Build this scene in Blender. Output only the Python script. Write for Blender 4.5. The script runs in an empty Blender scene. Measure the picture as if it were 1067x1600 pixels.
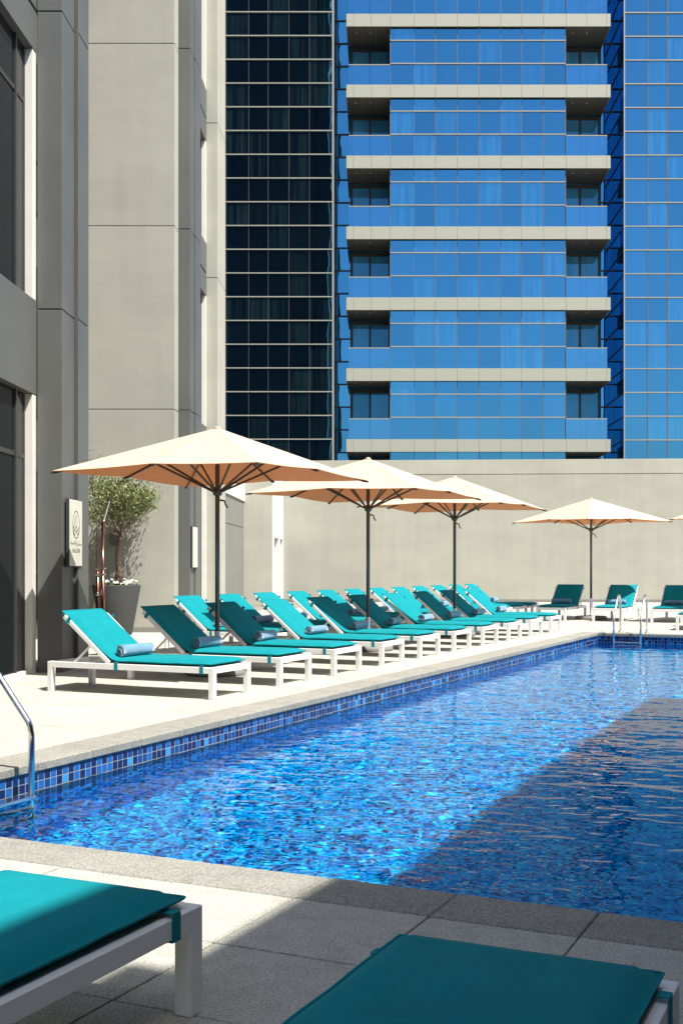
import bpy, bmesh, math, random
from mathutils import Vector, Matrix, noise as mnoise
R = math.radians
rnd = random.Random(7)
scene = bpy.context.scene
col = scene.collection

# ------------------------------------------------------------------ camera, sky, sun, exposure
cd = bpy.data.cameras.new("camera"); cam = bpy.data.objects.new("camera", cd); col.objects.link(cam)
cd.sensor_fit = 'VERTICAL'; cd.sensor_height = 36.0; cd.sensor_width = 24.0
cd.lens = 36.0 * 1760 / 1600
cd.shift_x = -63.5 / 1600; cd.shift_y = 85 / 1600
cd.clip_start = 0.05; cd.clip_end = 4000
cam.location = (0, 0, 1.33); cam.rotation_euler = (R(90), 0, 0)
scene.camera = cam

SUN_TO = Vector((-0.423, 0.353, -1.0)).normalized()      # direction the sunlight travels
SUN_EL = math.asin(-SUN_TO.z)
SUN_ROT = math.atan2(-SUN_TO.x, -SUN_TO.y)
world = bpy.data.worlds.new("World"); scene.world = world; world.use_nodes = True
wn = world.node_tree
for n in list(wn.nodes): wn.nodes.remove(n)
sky = wn.nodes.new('ShaderNodeTexSky'); sky.sky_type = 'NISHITA'; sky.sun_disc = False
sky.sun_elevation = SUN_EL; sky.sun_rotation = SUN_ROT
sky.air_density = 1.0; sky.dust_density = 2.0; sky.ozone_density = 0.6
bg = wn.nodes.new('ShaderNodeBackground'); bg.inputs[1].default_value = 0.105
wo = wn.nodes.new('ShaderNodeOutputWorld')
wn.links.new(sky.outputs[0], bg.inputs[0]); wn.links.new(bg.outputs[0], wo.inputs[0])
sl = bpy.data.lights.new("sun", 'SUN'); sl.energy = 5.0; sl.angle = R(0.53); sl.color = (1.0, 0.955, 0.89)
sun = bpy.data.objects.new("sun", sl); col.objects.link(sun)
sun.rotation_euler = SUN_TO.to_track_quat('-Z', 'Y').to_euler()
sun.location = (20, -20, 60)
scene.view_settings.view_transform = 'Standard'; scene.view_settings.look = 'None'
scene.view_settings.exposure = 0.85; scene.view_settings.gamma = 1.0
scene.view_settings.use_curve_mapping = False
scene.cycles.max_bounces = 10; scene.cycles.transparent_max_bounces = 16
scene.cycles.caustics_reflective = False; scene.cycles.caustics_refractive = True
scene.cycles.sample_clamp_indirect = 4.0
try: scene.cycles.use_denoising = True
except Exception: pass

# ------------------------------------------------------------------ pool axes: t to the right, s along the pool
TH = R(24.0); SN, CS = math.sin(TH), math.cos(TH)
def P(t, s, z=0.0): return Vector((CS * t + SN * s, -SN * t + CS * s, z))
ROT_T = -TH              # local x along +t, local y along +s
ROT_S = R(90) - TH       # local x along +s
ROT_B = -R(90) - TH      # local x along -s

# ------------------------------------------------------------------ helpers
class MB:
    """collects geometry in one bmesh"""
    def __init__(self): self.bm = bmesh.new(); self.smooth = False
    def box(self, a, b, bevel=0.0, M=None, seg=1):
        x0, y0, z0 = a; x1, y1, z1 = b
        vs = [self.bm.verts.new((x, y, z)) for z in (z0, z1) for y in (y0, y1) for x in (x0, x1)]
        fs = [(0,2,3,1),(4,5,7,6),(0,1,5,4),(2,6,7,3),(0,4,6,2),(1,3,7,5)]
        faces = [self.bm.faces.new([vs[i] for i in f]) for f in fs]
        geom = vs
        if bevel > 0:
            edges = list({e for f in faces for e in f.edges})
            r = bmesh.ops.bevel(self.bm, geom=edges, offset=bevel, segments=seg, affect='EDGES', profile=0.5)
            geom = list({v for f in r['faces'] for v in f.verts} | {v for v in vs if v.is_valid})
        if M is not None: bmesh.ops.transform(self.bm, matrix=M, verts=geom)
        return self
    def bar(self, p0, p1, w, h, up=(0,0,1), bevel=0.0):
        p0, p1 = Vector(p0), Vector(p1); d = (p1 - p0); L = d.length; d.normalize()
        side = Vector(up).cross(d)
        if side.length < 1e-5: side = Vector((0,1,0)).cross(d)
        side.normalize(); u = d.cross(side)
        M = Matrix(((d.x, side.x, u.x, p0.x), (d.y, side.y, u.y, p0.y), (d.z, side.z, u.z, p0.z), (0,0,0,1)))
        return self.box((0, -w/2, -h/2), (L, w/2, h/2), bevel, M)
    def tube(self, pts, rad, seg=10, caps=True):
        pts = [Vector(p) for p in pts]; rings = []
        n = len(pts); rads = rad if isinstance(rad, (list, tuple)) else [rad] * n
        prev = None
        for i, p in enumerate(pts):
            d = (pts[min(i+1, n-1)] - pts[max(i-1, 0)]).normalized()
            if prev is None:
                a = Vector((0,0,1)) if abs(d.z) < 0.9 else Vector((1,0,0))
                prev = d.cross(a).normalized()
            else:
                prev = (prev - d * prev.dot(d)).normalized()
            b = d.cross(prev)
            rings.append([self.bm.verts.new(p + (prev * math.cos(2*math.pi*k/seg) + b * math.sin(2*math.pi*k/seg)) * rads[i]) for k in range(seg)])
        for i in range(n - 1):
            for k in range(seg):
                f = self.bm.faces.new((rings[i][k], rings[i][(k+1) % seg], rings[i+1][(k+1) % seg], rings[i+1][k])); f.smooth = True
        if caps:
            self.bm.faces.new(list(reversed(rings[0]))); self.bm.faces.new(rings[-1])
        return self
    def lathe(self, prof, seg=24, c=(0,0,0), smooth=True, squash=1.0):
        rings = []
        for r, z in prof:
            rings.append([self.bm.verts.new((c[0] + r*math.cos(2*math.pi*k/seg), c[1] + squash*r*math.sin(2*math.pi*k/seg), c[2] + z)) for k in range(seg)])
        for i in range(len(prof) - 1):
            for k in range(seg):
                f = self.bm.faces.new((rings[i][k], rings[i][(k+1) % seg], rings[i+1][(k+1) % seg], rings[i+1][k])); f.smooth = smooth
        if prof[0][0] > 1e-6: self.bm.faces.new(list(reversed(rings[0])))
        if prof[-1][0] > 1e-6: self.bm.faces.new(rings[-1])
        return self
    def poly(self, pts, smooth=False):
        f = self.bm.faces.new([self.bm.verts.new(p) for p in pts]); f.smooth = smooth; return self
    def mesh(self, name, m=None):
        me = bpy.data.meshes.new(name)
        self.bm.normal_update(); self.bm.to_mesh(me); self.bm.free()
        if m is not None: me.materials.append(m)
        return me
    def build(self, name, m, parent=None, **kw):
        return link(name, self.mesh(name, m), parent, **kw)

def link(name, me, parent=None, loc=None, rot=None, scale=None, world=False):
    o = bpy.data.objects.new(name, me); col.objects.link(o)
    if parent is not None: o.parent = parent
    l = Vector(loc) if loc is not None else Vector((0,0,0))
    if world and parent is not None: l = l - Vector(parent.location) - (Vector(parent.parent.location) if parent.parent else Vector((0,0,0)))
    o.location = l
    if rot is not None: o.rotation_euler = rot
    if scale is not None: o.scale = scale
    return o
def tag(o, label, cat, group=None):
    o['label'] = label; o['category'] = cat
    if group: o['group'] = group
    return o
def thing(name, label, cat, loc=(0,0,0), rotz=0.0, group=None):
    o = bpy.data.objects.new(name, None); col.objects.link(o)
    o.empty_display_size = 0.2; o.location = loc; o.rotation_euler = (0,0,rotz)
    return tag(o, label, cat, group)
def kind(o, k): o['kind'] = k; return o
def copy_tree(o, parent=None):
    c = o.copy(); col.objects.link(c)
    if parent is not None: c.parent = parent
    for ch in list(KIDS.get(o.name, [])):
        copy_tree(ch, c)
    return c
KIDS = {}
def freeze(root):
    """remember the children of a finished prototype"""
    for ch in root.children:
        KIDS.setdefault(root.name, []).append(ch); freeze(ch)

# ------------------------------------------------------------------ materials
def mat(name):
    m = bpy.data.materials.new(name); m.use_nodes = True
    nt = m.node_tree; b = nt.nodes['Principled BSDF']
    return m, nt, b
def N(nt, t, **kw):
    n = nt.nodes.new(t)
    for k, v in kw.items():
        if k.startswith('i_'):
            key = k[2:]; n.inputs[int(key) if key.isdigit() else key].default_value = v
        else: setattr(n, k, v)
    return n
def ramp(nt, fac, stops, interp='LINEAR'):
    r = nt.nodes.new('ShaderNodeValToRGB'); r.color_ramp.interpolation = interp
    el = r.color_ramp.elements
    while len(el) < len(stops): el.new(0.5)
    for e, (p, c) in zip(el, stops): e.position = p; e.color = (*c, 1)
    nt.links.new(fac, r.inputs[0]); return r
def bump(nt, b, height, strength=0.2, dist=0.01):
    bp = nt.nodes.new('ShaderNodeBump'); bp.inputs['Strength'].default_value = strength; bp.inputs['Distance'].default_value = dist
    nt.links.new(height, bp.inputs['Height']); nt.links.new(bp.outputs[0], b.inputs['Normal']); return bp
def coord(nt, which='Object'):
    return nt.nodes.new('ShaderNodeTexCoord').outputs[which]
def pos(nt):
    return nt.nodes.new('ShaderNodeNewGeometry').outputs['Position']
def mix(nt, fac, a, b, blend='MIX'):
    n = nt.nodes.new('ShaderNodeMix'); n.data_type = 'RGBA'; n.blend_type = blend
    for s, v in ((0, fac), (6, a), (7, b)):
        if hasattr(v, 'is_linked') or isinstance(v, bpy.types.NodeSocket): nt.links.new(v, n.inputs[s])
        else: n.inputs[s].default_value = v if s == 0 else (*v, 1)
    return n.outputs[2]
def noise(nt, vec, scale, detail=3, rough=0.55):
    n = N(nt, 'ShaderNodeTexNoise', i_Scale=scale, i_Detail=detail, i_Roughness=rough)
    nt.links.new(vec, n.inputs['Vector']); return n.outputs['Fac']
def mapping(nt, vec, scale=(1,1,1), rot=(0,0,0)):
    n = nt.nodes.new('ShaderNodeMapping'); n.inputs['Scale'].default_value = scale; n.inputs['Rotation'].default_value = rot
    nt.links.new(vec, n.inputs['Vector']); return n.outputs[0]

def stone(name, base, var, speck=0.25, speck_scale=160, rough=0.8, bumpy=0.25, per_obj=0.08):
    m, nt, b = mat(name); p = pos(nt)
    n1 = noise(nt, p, 1.3, 4); n2 = noise(nt, p, speck_scale, 2, 0.7); n3 = noise(nt, p, 9, 4, 0.65)
    c = ramp(nt, n1, [(0.3, [x*(1-var) for x in base]), (0.7, [min(1, x*(1+var)) for x in base])]).outputs[0]
    oi = nt.nodes.new('ShaderNodeObjectInfo')
    rr = ramp(nt, oi.outputs['Random'], [(0, [1-per_obj]*3), (1, [1.0]*3)]).outputs[0]
    c = mix(nt, 1.0, c, rr, 'MULTIPLY')
    sp = ramp(nt, n2, [(0.35, [1-speck]*3), (0.6, [1, 1, 1])]).outputs[0]
    c = mix(nt, 1.0, c, sp, 'MULTIPLY')
    st = ramp(nt, n3, [(0.35, [0.86]*3), (0.55, [1, 1, 1])]).outputs[0]
    c = mix(nt, 1.0, c, st, 'MULTIPLY')
    nt.links.new(c, b.inputs['Base Color']); b.inputs['Roughness'].default_value = rough
    bump(nt, b, n2, bumpy, 0.002)
    return m
def plaster(name, base, var=0.07, bumpy=0.15):
    m, nt, b = mat(name); p = pos(nt)
    n1 = noise(nt, mapping(nt, p, (0.6, 0.6, 1.5)), 1.0, 5, 0.6); n2 = noise(nt, p, 45, 4, 0.7); n3 = noise(nt, mapping(nt, p, (3, 3, 0.25)), 1.0, 4, 0.6)
    c = ramp(nt, n1, [(0.3, [x*(1-var) for x in base]), (0.7, [x*(1+var) for x in base])]).outputs[0]
    d = ramp(nt, n3, [(0.3, [0.93]*3), (0.6, [1, 1, 1])]).outputs[0]
    c = mix(nt, 1.0, c, d, 'MULTIPLY')
    nt.links.new(c, b.inputs['Base Color']); b.inputs['Roughness'].default_value = 0.85
    bump(nt, b, n2, bumpy, 0.004)
    return m
def paint(name, c, rough=0.4, metal=0.0, var=0.04, scale=6.0, bumpy=0.03):
    m, nt, b = mat(name); p = pos(nt)
    n1 = noise(nt, p, scale, 4, 0.6); n2 = noise(nt, p, 220, 2)
    cc = ramp(nt, n1, [(0.3, [x*(1-var) for x in c]), (0.7, [min(1, x*(1+var)) for x in c])]).outputs[0]
    nt.links.new(cc, b.inputs['Base Color']); b.inputs['Metallic'].default_value = metal
    rr = ramp(nt, n1, [(0.3, [rough*0.85]*3), (0.7, [min(1, rough*1.15)]*3)]).outputs[0]
    nt.links.new(rr, b.inputs['Roughness'])
    bump(nt, b, n2, bumpy, 0.001)
    return m
def fabric(name, c, weave=700, rough=0.9, var=0.08, sheen=0.0):
    m, nt, b = mat(name); o = coord(nt)
    n1 = noise(nt, o, 5, 4, 0.6); n2 = noise(nt, o, weave, 2, 0.7); n3 = noise(nt, mapping(nt, o, (1, 2.5, 1)), 7, 3, 0.5)
    cc = ramp(nt, n1, [(0.3, [x*(1-var) for x in c]), (0.7, [x*(1+var) for x in c])]).outputs[0]
    w = ramp(nt, n2, [(0.3, [0.88]*3), (0.65, [1, 1, 1])]).outputs[0]
    cc = mix(nt, 1.0, cc, w, 'MULTIPLY')
    nt.links.new(cc, b.inputs['Base Color']); b.inputs['Roughness'].default_value = rough
    b.inputs['Specular IOR Level'].default_value = 0.2
    b.inputs['Sheen Weight'].default_value = sheen
    ad = N(nt, 'ShaderNodeMath', operation='MULTIPLY_ADD'); nt.links.new(n3, ad.inputs[0]); ad.inputs[1].default_value = 6.0; nt.links.new(n2, ad.inputs[2])
    bump(nt, b, ad.outputs[0], 0.35, 0.003)
    return m

M = {}
M['paver'] = stone('pale_paver', (0.54, 0.53, 0.455), 0.07, 0.45, 105, 0.85, 0.5, 0.10)
M['coping'] = stone('speckled_coping', (0.36, 0.35, 0.30), 0.06, 0.52, 100, 0.85, 0.7, 0.12)
M['grout'] = stone('deck_bed', (0.24, 0.22, 0.19), 0.1, 0.2, 90, 0.95, 0.3, 0.0)
M['white'] = paint('white_powder_coat', (0.80, 0.80, 0.78), 0.38)
M['teal'] = fabric('teal_canvas', (0.001, 0.222, 0.255))
M['strap'] = fabric('teal_strap', (0.004, 0.24, 0.27), 900)
M['towel'] = fabric('blue_towel', (0.13, 0.27, 0.38), 260, 0.95, 0.12, 0.4)
M['sling'] = fabric('pale_sling', (0.62, 0.61, 0.57), 900)
M['pole'] = paint('grey_pole', (0.13, 0.125, 0.115), 0.35, 0.5)
M['rib'] = paint('bronze_rib', (0.10, 0.08, 0.06), 0.4, 0.3)
M['base'] = stone('umbrella_weight', (0.22, 0.215, 0.20), 0.08, 0.15, 80, 0.7, 0.2, 0.05)
M['plaster'] = plaster('beige_plaster', (0.375, 0.37, 0.31))
M['plaster2'] = plaster('warm_plaster', (0.40, 0.395, 0.33))
M['jamb'] = plaster('rough_white_plaster', (0.72, 0.70, 0.63), 0.05, 0.6)
M['fascia_white'] = plaster('white_fascia', (0.74, 0.73, 0.68), 0.03)
M['clad'] = paint('grey_cladding', (0.115, 0.12, 0.112), 0.5, 0.1, 0.06, 0.8, 0.02)
M['clad_dark'] = paint('dark_cladding', (0.10, 0.095, 0.085), 0.45, 0.2)
M['panel'] = plaster('olive_grey_panel', (0.20, 0.20, 0.175), 0.06)
M['core'] = paint('dark_core', (0.03, 0.03, 0.032), 0.8)
M['frame_dark'] = paint('dark_frame', (0.055, 0.052, 0.048), 0.45, 0.2)
M['cream_metal'] = paint('cream_fascia_panel', (0.37, 0.38, 0.31), 0.5, 0.0, 0.03)
M['transom'] = paint('cream_transom', (0.30, 0.30, 0.255), 0.55)
M['mullion'] = paint('thin_mullion', (0.10, 0.13, 0.17), 0.5)
M['soffit'] = paint('shaded_soffit_panel', (0.13, 0.12, 0.095), 0.6)  # shade under the slabs is put into this dark colour
M['chrome'] = paint('stainless_tube', (0.72, 0.71, 0.69), 0.14, 1.0, 0.02)
M['copper'] = paint('copper_tube', (0.42, 0.20, 0.13), 0.16, 1.0, 0.04)
M['pot'] = plaster('dark_fibre_cement', (0.055, 0.057, 0.056), 0.15)
M['soil'] = plaster('soil', (0.05, 0.035, 0.025), 0.2, 0.8)
M['black'] = paint('black_plastic', (0.015, 0.015, 0.015), 0.5)
M['sign_face'] = paint('cream_sign_face', (0.66, 0.65, 0.54), 0.5)
M['ink'] = paint('dark_ink', (0.035, 0.04, 0.045), 0.6)
M['ink_soft'] = paint('grey_ink', (0.26, 0.27, 0.22), 0.6)
M['ground'] = stone('city_ground', (0.30, 0.27, 0.22), 0.1, 0.2, 3, 0.95, 0.2, 0.0)
M['lamp_grey'] = paint('lamp_grey', (0.16, 0.155, 0.14), 0.5)

def canopy_mat():
    m, nt, b = mat('peach_canopy'); o = coord(nt)
    n1 = noise(nt, o, 3, 4); n2 = noise(nt, o, 800, 2)
    c = ramp(nt, n1, [(0.3, (0.71, 0.565, 0.42)), (0.7, (0.76, 0.615, 0.47))]).outputs[0]
    nt.links.new(c, b.inputs['Base Color']); b.inputs['Roughness'].default_value = 0.9; b.inputs['Specular IOR Level'].default_value = 0.15
    n3 = noise(nt, mapping(nt, o, (2.0, 2.0, 2.0)), 1.6, 4, 0.6); ad = N(nt, 'ShaderNodeMath', operation='MULTIPLY_ADD', i_1=25.0); nt.links.new(n3, ad.inputs[0]); nt.links.new(n2, ad.inputs[2])
    bp = bump(nt, b, ad.outputs[0], 0.3, 0.002)
    tr = nt.nodes.new('ShaderNodeBsdfTranslucent'); tr.inputs[0].default_value = (0.78, 0.38, 0.16, 1)
    mx = nt.nodes.new('ShaderNodeMixShader'); mx.inputs[0].default_value = 0.30
    out = nt.nodes['Material Output']
    nt.links.new(b.outputs[0], mx.inputs[1]); nt.links.new(tr.outputs[0], mx.inputs[2]); nt.links.new(mx.outputs[0], out.inputs[0])
    return m
M['canopy'] = canopy_mat()
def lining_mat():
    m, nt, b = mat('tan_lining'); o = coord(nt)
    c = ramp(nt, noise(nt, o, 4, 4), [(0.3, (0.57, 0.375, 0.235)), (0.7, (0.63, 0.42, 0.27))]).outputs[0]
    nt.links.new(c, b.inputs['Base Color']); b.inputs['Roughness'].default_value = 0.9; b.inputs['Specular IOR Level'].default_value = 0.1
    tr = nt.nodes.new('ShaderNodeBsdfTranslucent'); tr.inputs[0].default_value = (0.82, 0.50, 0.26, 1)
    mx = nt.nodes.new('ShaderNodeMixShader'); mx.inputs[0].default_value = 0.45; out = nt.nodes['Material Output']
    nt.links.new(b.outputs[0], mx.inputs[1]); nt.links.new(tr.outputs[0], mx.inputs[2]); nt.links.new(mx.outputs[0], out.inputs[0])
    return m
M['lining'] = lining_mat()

def tower_glass(name, tint, body, curtain, amount, refl):
    """coated blue glazing: mirror coat over dark rooms with drawn curtains in some of them; on doors the body colour paints in sky blue"""
    m, nt, b = mat(name); p = pos(nt); out = nt.nodes['Material Output']
    oi = nt.nodes.new('ShaderNodeObjectInfo').outputs['Random']
    st = noise(nt, mapping(nt, p, (5.0, 5.0, 0.12)), 1.0, 3, 0.7)
    sr = ramp(nt, st, [(0.42, (0, 0, 0)), (0.62, (1, 1, 1))]).outputs[0]
    pick = ramp(nt, oi, [(1-amount, (0, 0, 0)), (1-amount+0.25, (1, 1, 1))]).outputs[0]
    f = mix(nt, 1.0, sr, pick, 'MULTIPLY')
    room = ramp(nt, noise(nt, p, 0.5, 2), [(0.3, [x*0.6 for x in body]), (0.7, body)]).outputs[0]
    c = mix(nt, f, room, curtain)
    d = nt.nodes.new('ShaderNodeBsdfDiffuse'); nt.links.new(c, d.inputs[0])
    tv = ramp(nt, oi, [(0, [x*0.86 for x in tint]), (1, [min(1, x*1.06) for x in tint])]).outputs[0]
    g = nt.nodes.new('ShaderNodeBsdfGlossy'); g.inputs['Roughness'].default_value = 0.012; nt.links.new(tv, g.inputs[0])
    bp = nt.nodes.new('ShaderNodeBump'); bp.inputs['Strength'].default_value = 0.12; bp.inputs['Distance'].default_value = 0.02
    nt.links.new(noise(nt, mapping(nt, p, (1.3, 1.3, 0.7)), 1.0, 1), bp.inputs['Height']); nt.links.new(bp.outputs[0], g.inputs['Normal'])
    mx = nt.nodes.new('ShaderNodeMixShader'); mx.inputs[0].default_value = refl
    nt.links.new(d.outputs[0], mx.inputs[1]); nt.links.new(g.outputs[0], mx.inputs[2]); nt.links.new(mx.outputs[0], out.inputs[0])
    return m
M['glass_blue'] = tower_glass('blue_glazing', (0.082, 0.335, 0.60), (0.006, 0.03, 0.09), (0.08, 0.26, 0.42), 0.40, 0.84)
M['glass_door'] = tower_glass('door_glazing_painted_sky', (0.082, 0.335, 0.60), (0.12, 0.50, 0.95), (0.14, 0.52, 0.95), 0.5, 0.25)  # bright blue body colour stands in for the sky reflection the soffit blocks
M['glass_block'] = tower_glass('dark_block_glazing', (0.082, 0.335, 0.60), (0.004, 0.009, 0.016), (0.026, 0.06, 0.06), 0.4, 0.70)
def balustrade_mat():
    m, nt, b = mat('balustrade_glass'); out = nt.nodes['Material Output']
    t = nt.nodes.new('ShaderNodeBsdfTransparent'); t.inputs[0].default_value = (0.45, 0.75, 0.95, 1)
    g = nt.nodes.new('ShaderNodeBsdfGlossy'); g.inputs[0].default_value = (0.16, 0.50, 0.80, 1); g.inputs[1].default_value = 0.02
    mx = nt.nodes.new('ShaderNodeMixShader'); mx.inputs[0].default_value = 0.5
    nt.links.new(t.outputs[0], mx.inputs[1]); nt.links.new(g.outputs[0], mx.inputs[2]); nt.links.new(mx.outputs[0], out.inputs[0])
    return m
M['balustrade'] = balustrade_mat()
def dark_glass():
    m, nt, b = mat('dark_hotel_glass'); p = pos(nt)
    b.inputs['Base Color'].default_value = (0.012, 0.016, 0.018, 1); b.inputs['Roughness'].default_value = 0.03
    b.inputs['IOR'].default_value = 1.4; b.inputs['Specular IOR Level'].default_value = 0.22
    bump(nt, b, noise(nt, p, 0.8, 1), 0.05, 0.02)
    return m
M['glass_dark'] = dark_glass()

BLUES = [(0.0, (0.008, 0.02, 0.13)), (0.20, (0.012, 0.03, 0.20)), (0.26, (0.02, 0.09, 0.50)), (0.50, (0.03, 0.15, 0.66)), (0.72, (0.035, 0.26, 0.78)), (0.86, (0.07, 0.46, 0.90))]
def mosaic(name, pitch, bright=1.0, stops=BLUES):
    """glass mosaic below the water: every tile its own blue, pale joints"""
    m, nt, b = mat(name); o = coord(nt)
    v = N(nt, 'ShaderNodeTexVoronoi', feature='F1', distance='CHEBYCHEV', i_Scale=1.0/pitch, i_Randomness=0.0)
    nt.links.new(o, v.inputs['Vector'])
    sep = nt.nodes.new('ShaderNodeSeparateColor'); nt.links.new(v.outputs['Color'], sep.inputs[0])
    c = ramp(nt, sep.outputs[0], [(a, [min(1, x*bright) for x in k]) for a, k in stops], 'CONSTANT').outputs[0]
    j = ramp(nt, v.outputs['Distance'], [(0.44, (0, 0, 0)), (0.47, (1, 1, 1))]).outputs[0]
    c = mix(nt, j, c, (0.03, 0.34, 0.60))
    nt.links.new(c, b.inputs['Base Color']); b.inputs['Roughness'].default_value = 0.25
    return m
M['mosaic_floor'] = mosaic('floor_mosaic', 0.028, 1.0, [(0.0, (0.004, 0.03, 0.17)), (0.18, (0.005, 0.15, 0.50)), (0.34, (0.005, 0.34, 0.78)), (0.56, (0.006, 0.54, 0.94)), (0.80, (0.02, 0.80, 0.97))])
M['mosaic_wall'] = mosaic('wall_mosaic', 0.062, 1.0)
def tile_mat():
    m, nt, b = mat('glass_tile')
    oi = nt.nodes.new('ShaderNodeObjectInfo').outputs['Random']
    c = nt.nodes.new('ShaderNodeObjectInfo').outputs['Color']
    nt.links.new(c, b.inputs['Base Color']); b.inputs['Roughness'].default_value = 0.12
    return m
M['tile'] = tile_mat()
def tile_stuff_mat():
    m, nt, b = mat('glass_tile_run')
    c = N(nt, 'ShaderNodeVertexColor', layer_name='tile').outputs[0]
    nt.links.new(c, b.inputs['Base Color']); b.inputs['Roughness'].default_value = 0.12
    return m
M['tile_run'] = tile_stuff_mat()
M['tile_joint'] = paint('pale_tile_joint', (0.34, 0.36, 0.34), 0.8)
def water_mat():
    m, nt, b = mat('pool_water'); out = nt.nodes['Material Output']
    nt.nodes.remove(b)
    fr = N(nt, 'ShaderNodeFresnel', i_IOR=1.27)
    g = N(nt, 'ShaderNodeBsdfGlossy', i_Roughness=0.0)
    rf = N(nt, 'ShaderNodeBsdfRefraction', i_IOR=1.33, i_Roughness=0.0); rf.inputs[0].default_value = (0.36, 0.82, 0.97, 1)
    m2 = nt.nodes.new('ShaderNodeMixShader'); nt.links.new(fr.outputs[0], m2.inputs[0])
    nt.links.new(rf.outputs[0], m2.inputs[1]); nt.links.new(g.outputs[0], m2.inputs[2]); nt.links.new(m2.outputs[0], out.inputs[0])
    return m
M['water'] = water_mat()
def leaf_mat():
    m, nt, b = mat('olive_leaf'); g = nt.nodes.new('ShaderNodeNewGeometry')
    c = ramp(nt, g.outputs['Random Per Island'], [(0, (0.06, 0.085, 0.02)), (0.5, (0.15, 0.18, 0.05)), (1, (0.30, 0.32, 0.14))]).outputs[0]
    nt.links.new(c, b.inputs['Base Color']); b.inputs['Roughness'].default_value = 0.55
    return m
M['leaf'] = leaf_mat()
M['bark'] = plaster('olive_bark', (0.20, 0.15, 0.10), 0.25, 1.0)
M['petal'] = paint('white_petal', (0.80, 0.80, 0.75), 0.7)
M['flower_leaf'] = paint('flower_leaf', (0.10, 0.17, 0.03), 0.6, 0, 0.3, 30)

# ================================================================== SETTING
TL, TR_, S0, S1 = -5.24, 2.2, 4.28, 22.34          # pool: left, right, front, far
WZ = -0.19; FLOOR = -1.45
PIT = 0.58
CL, CF, CB = TL - 0.37, S0 - 0.30, S1 + 0.33       # outer edges of the coping
kind(MB().box((-1500, -1500, -3.0), (1500, 1500, -2.2)).build('ground', M['ground']), 'structure')
deck = MB()
def dbox(t0, t1, s0, s1): deck.box((t0, s0, -2.0), (t1, s1, -0.010))
dbox(-45, TL-0.02, -14, 58); dbox(TR_+0.02, 16, -14, 58); dbox(TL-0.02, TR_+0.02, -14, S0-0.02); dbox(TL-0.02, TR_+0.02, S1+0.02, 58)
deck = kind(deck.build('pool_deck', M['grout'], rot=(0, 0, ROT_T)), 'structure')

# pavers (nearest 300 in view as parts, the rest joined) and coping stones
def px(t, s, z=0.0):
    w = P(t, s, z)
    if w.y < 0.3: return None
    return 597 + 1760 * w.x / w.y, 885 + 1760 * (1.33 - z) / w.y
cells = []
def grid(t0, t1, s0, s1, toff, soff):
    t = toff
    ts = []
    k0 = math.floor((t0 - toff) / PIT)
    a = toff + k0 * PIT
    while a < t1 - 1e-6: ts.append((max(a, t0), min(a + PIT, t1))); a += PIT
    ss = []; a = soff + math.floor((s0 - soff) / PIT) * PIT
    while a < s1 - 1e-6: ss.append((max(a, s0), min(a + PIT, s1))); a += PIT
    for (ta, tb) in ts:
        if tb - ta < 0.05: continue
        for (sa, sb) in ss:
            if sb - sa < 0.05: continue
            cells.append((ta, tb, sa, sb))
grid(-17.2, CL, -2, 44, CL, CF)                       # left of the pool
grid(CL, 7.0, -2, CF, CL - 0.03, CF)                  # in front
grid(CL, 7.0, CB, 44, CL, CB)                         # beyond the far end
grid(TR_ + 0.37, 7.0, CF, CB, TR_ + 0.37, CF)         # right of the pool
def inview(c):
    ta, tb, sa, sb = c; q = px((ta+tb)/2, (sa+sb)/2)
    return q is not None and -25 < q[0] < 1092 and 890 < q[1] < 1640
def dist(c): return P((c[0]+c[1])/2, (c[2]+c[3])/2).length
vis = sorted([c for c in cells if inview(c)], key=dist)
near = set(vis[:295])
paver_me = {}
def slab_mesh(w, d, h, bev, name, m):
    key = (round(w, 3), round(d, 3), name)
    if key not in paver_me:
        paver_me[key] = MB().box((-w/2, -d/2, -h), (w/2, d/2, 0), bev).mesh(name, m)
    return paver_me[key]
rest = MB()
for c in cells:
    ta, tb, sa, sb = c; g = 0.004
    w, d = tb - ta - 2*g, sb - sa - 2*g; dz = rnd.uniform(-0.0012, 0.0012)
    if c in near:
        link('paver', slab_mesh(w, d, 0.03, 0.003, 'paver', M['paver']), deck, loc=((ta+tb)/2, (sa+sb)/2, dz), rot=(rnd.uniform(-.0012, .0012), rnd.uniform(-.0012, .0012), 0))
    else:
        rest.box((ta+g, sa+g, -0.03), (tb-g, sb-g, dz))
kind(rest.build('paver_field', M['paver'], deck), 'stuff')
def stone_at(t0, t1, s0, s1):
    g = 0.0025
    link('coping_stone', slab_mesh(t1-t0-2*g, s1-s0-2*g, 0.06, 0.006, 'coping_stone', M['coping']), deck, loc=((t0+t1)/2, (s0+s1)/2, 0.003 + rnd.uniform(-.001, .001)))
OV = 0.02
a = CF - 0.29 + 0.29
s = S0
k = 0
while s < S1 - 0.01:
    e = min(s + PIT, S1); stone_at(CL, TL + OV, s, e); stone_at(TR_ - OV, TR_ + 0.37, s, e); s = e
t = CL - 0.03
while t < TR_ + 0.37 - 0.01:
    e = min(t + PIT, TR_ + 0.37); stone_at(max(t, CL), e, CF, S0 + OV); t = e
t = CL
while t < TR_ + 0.37 - 0.01:
    e = min(t + PIT, TR_ + 0.37); stone_at(t, e, S1 - OV, CB); t = e

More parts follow.
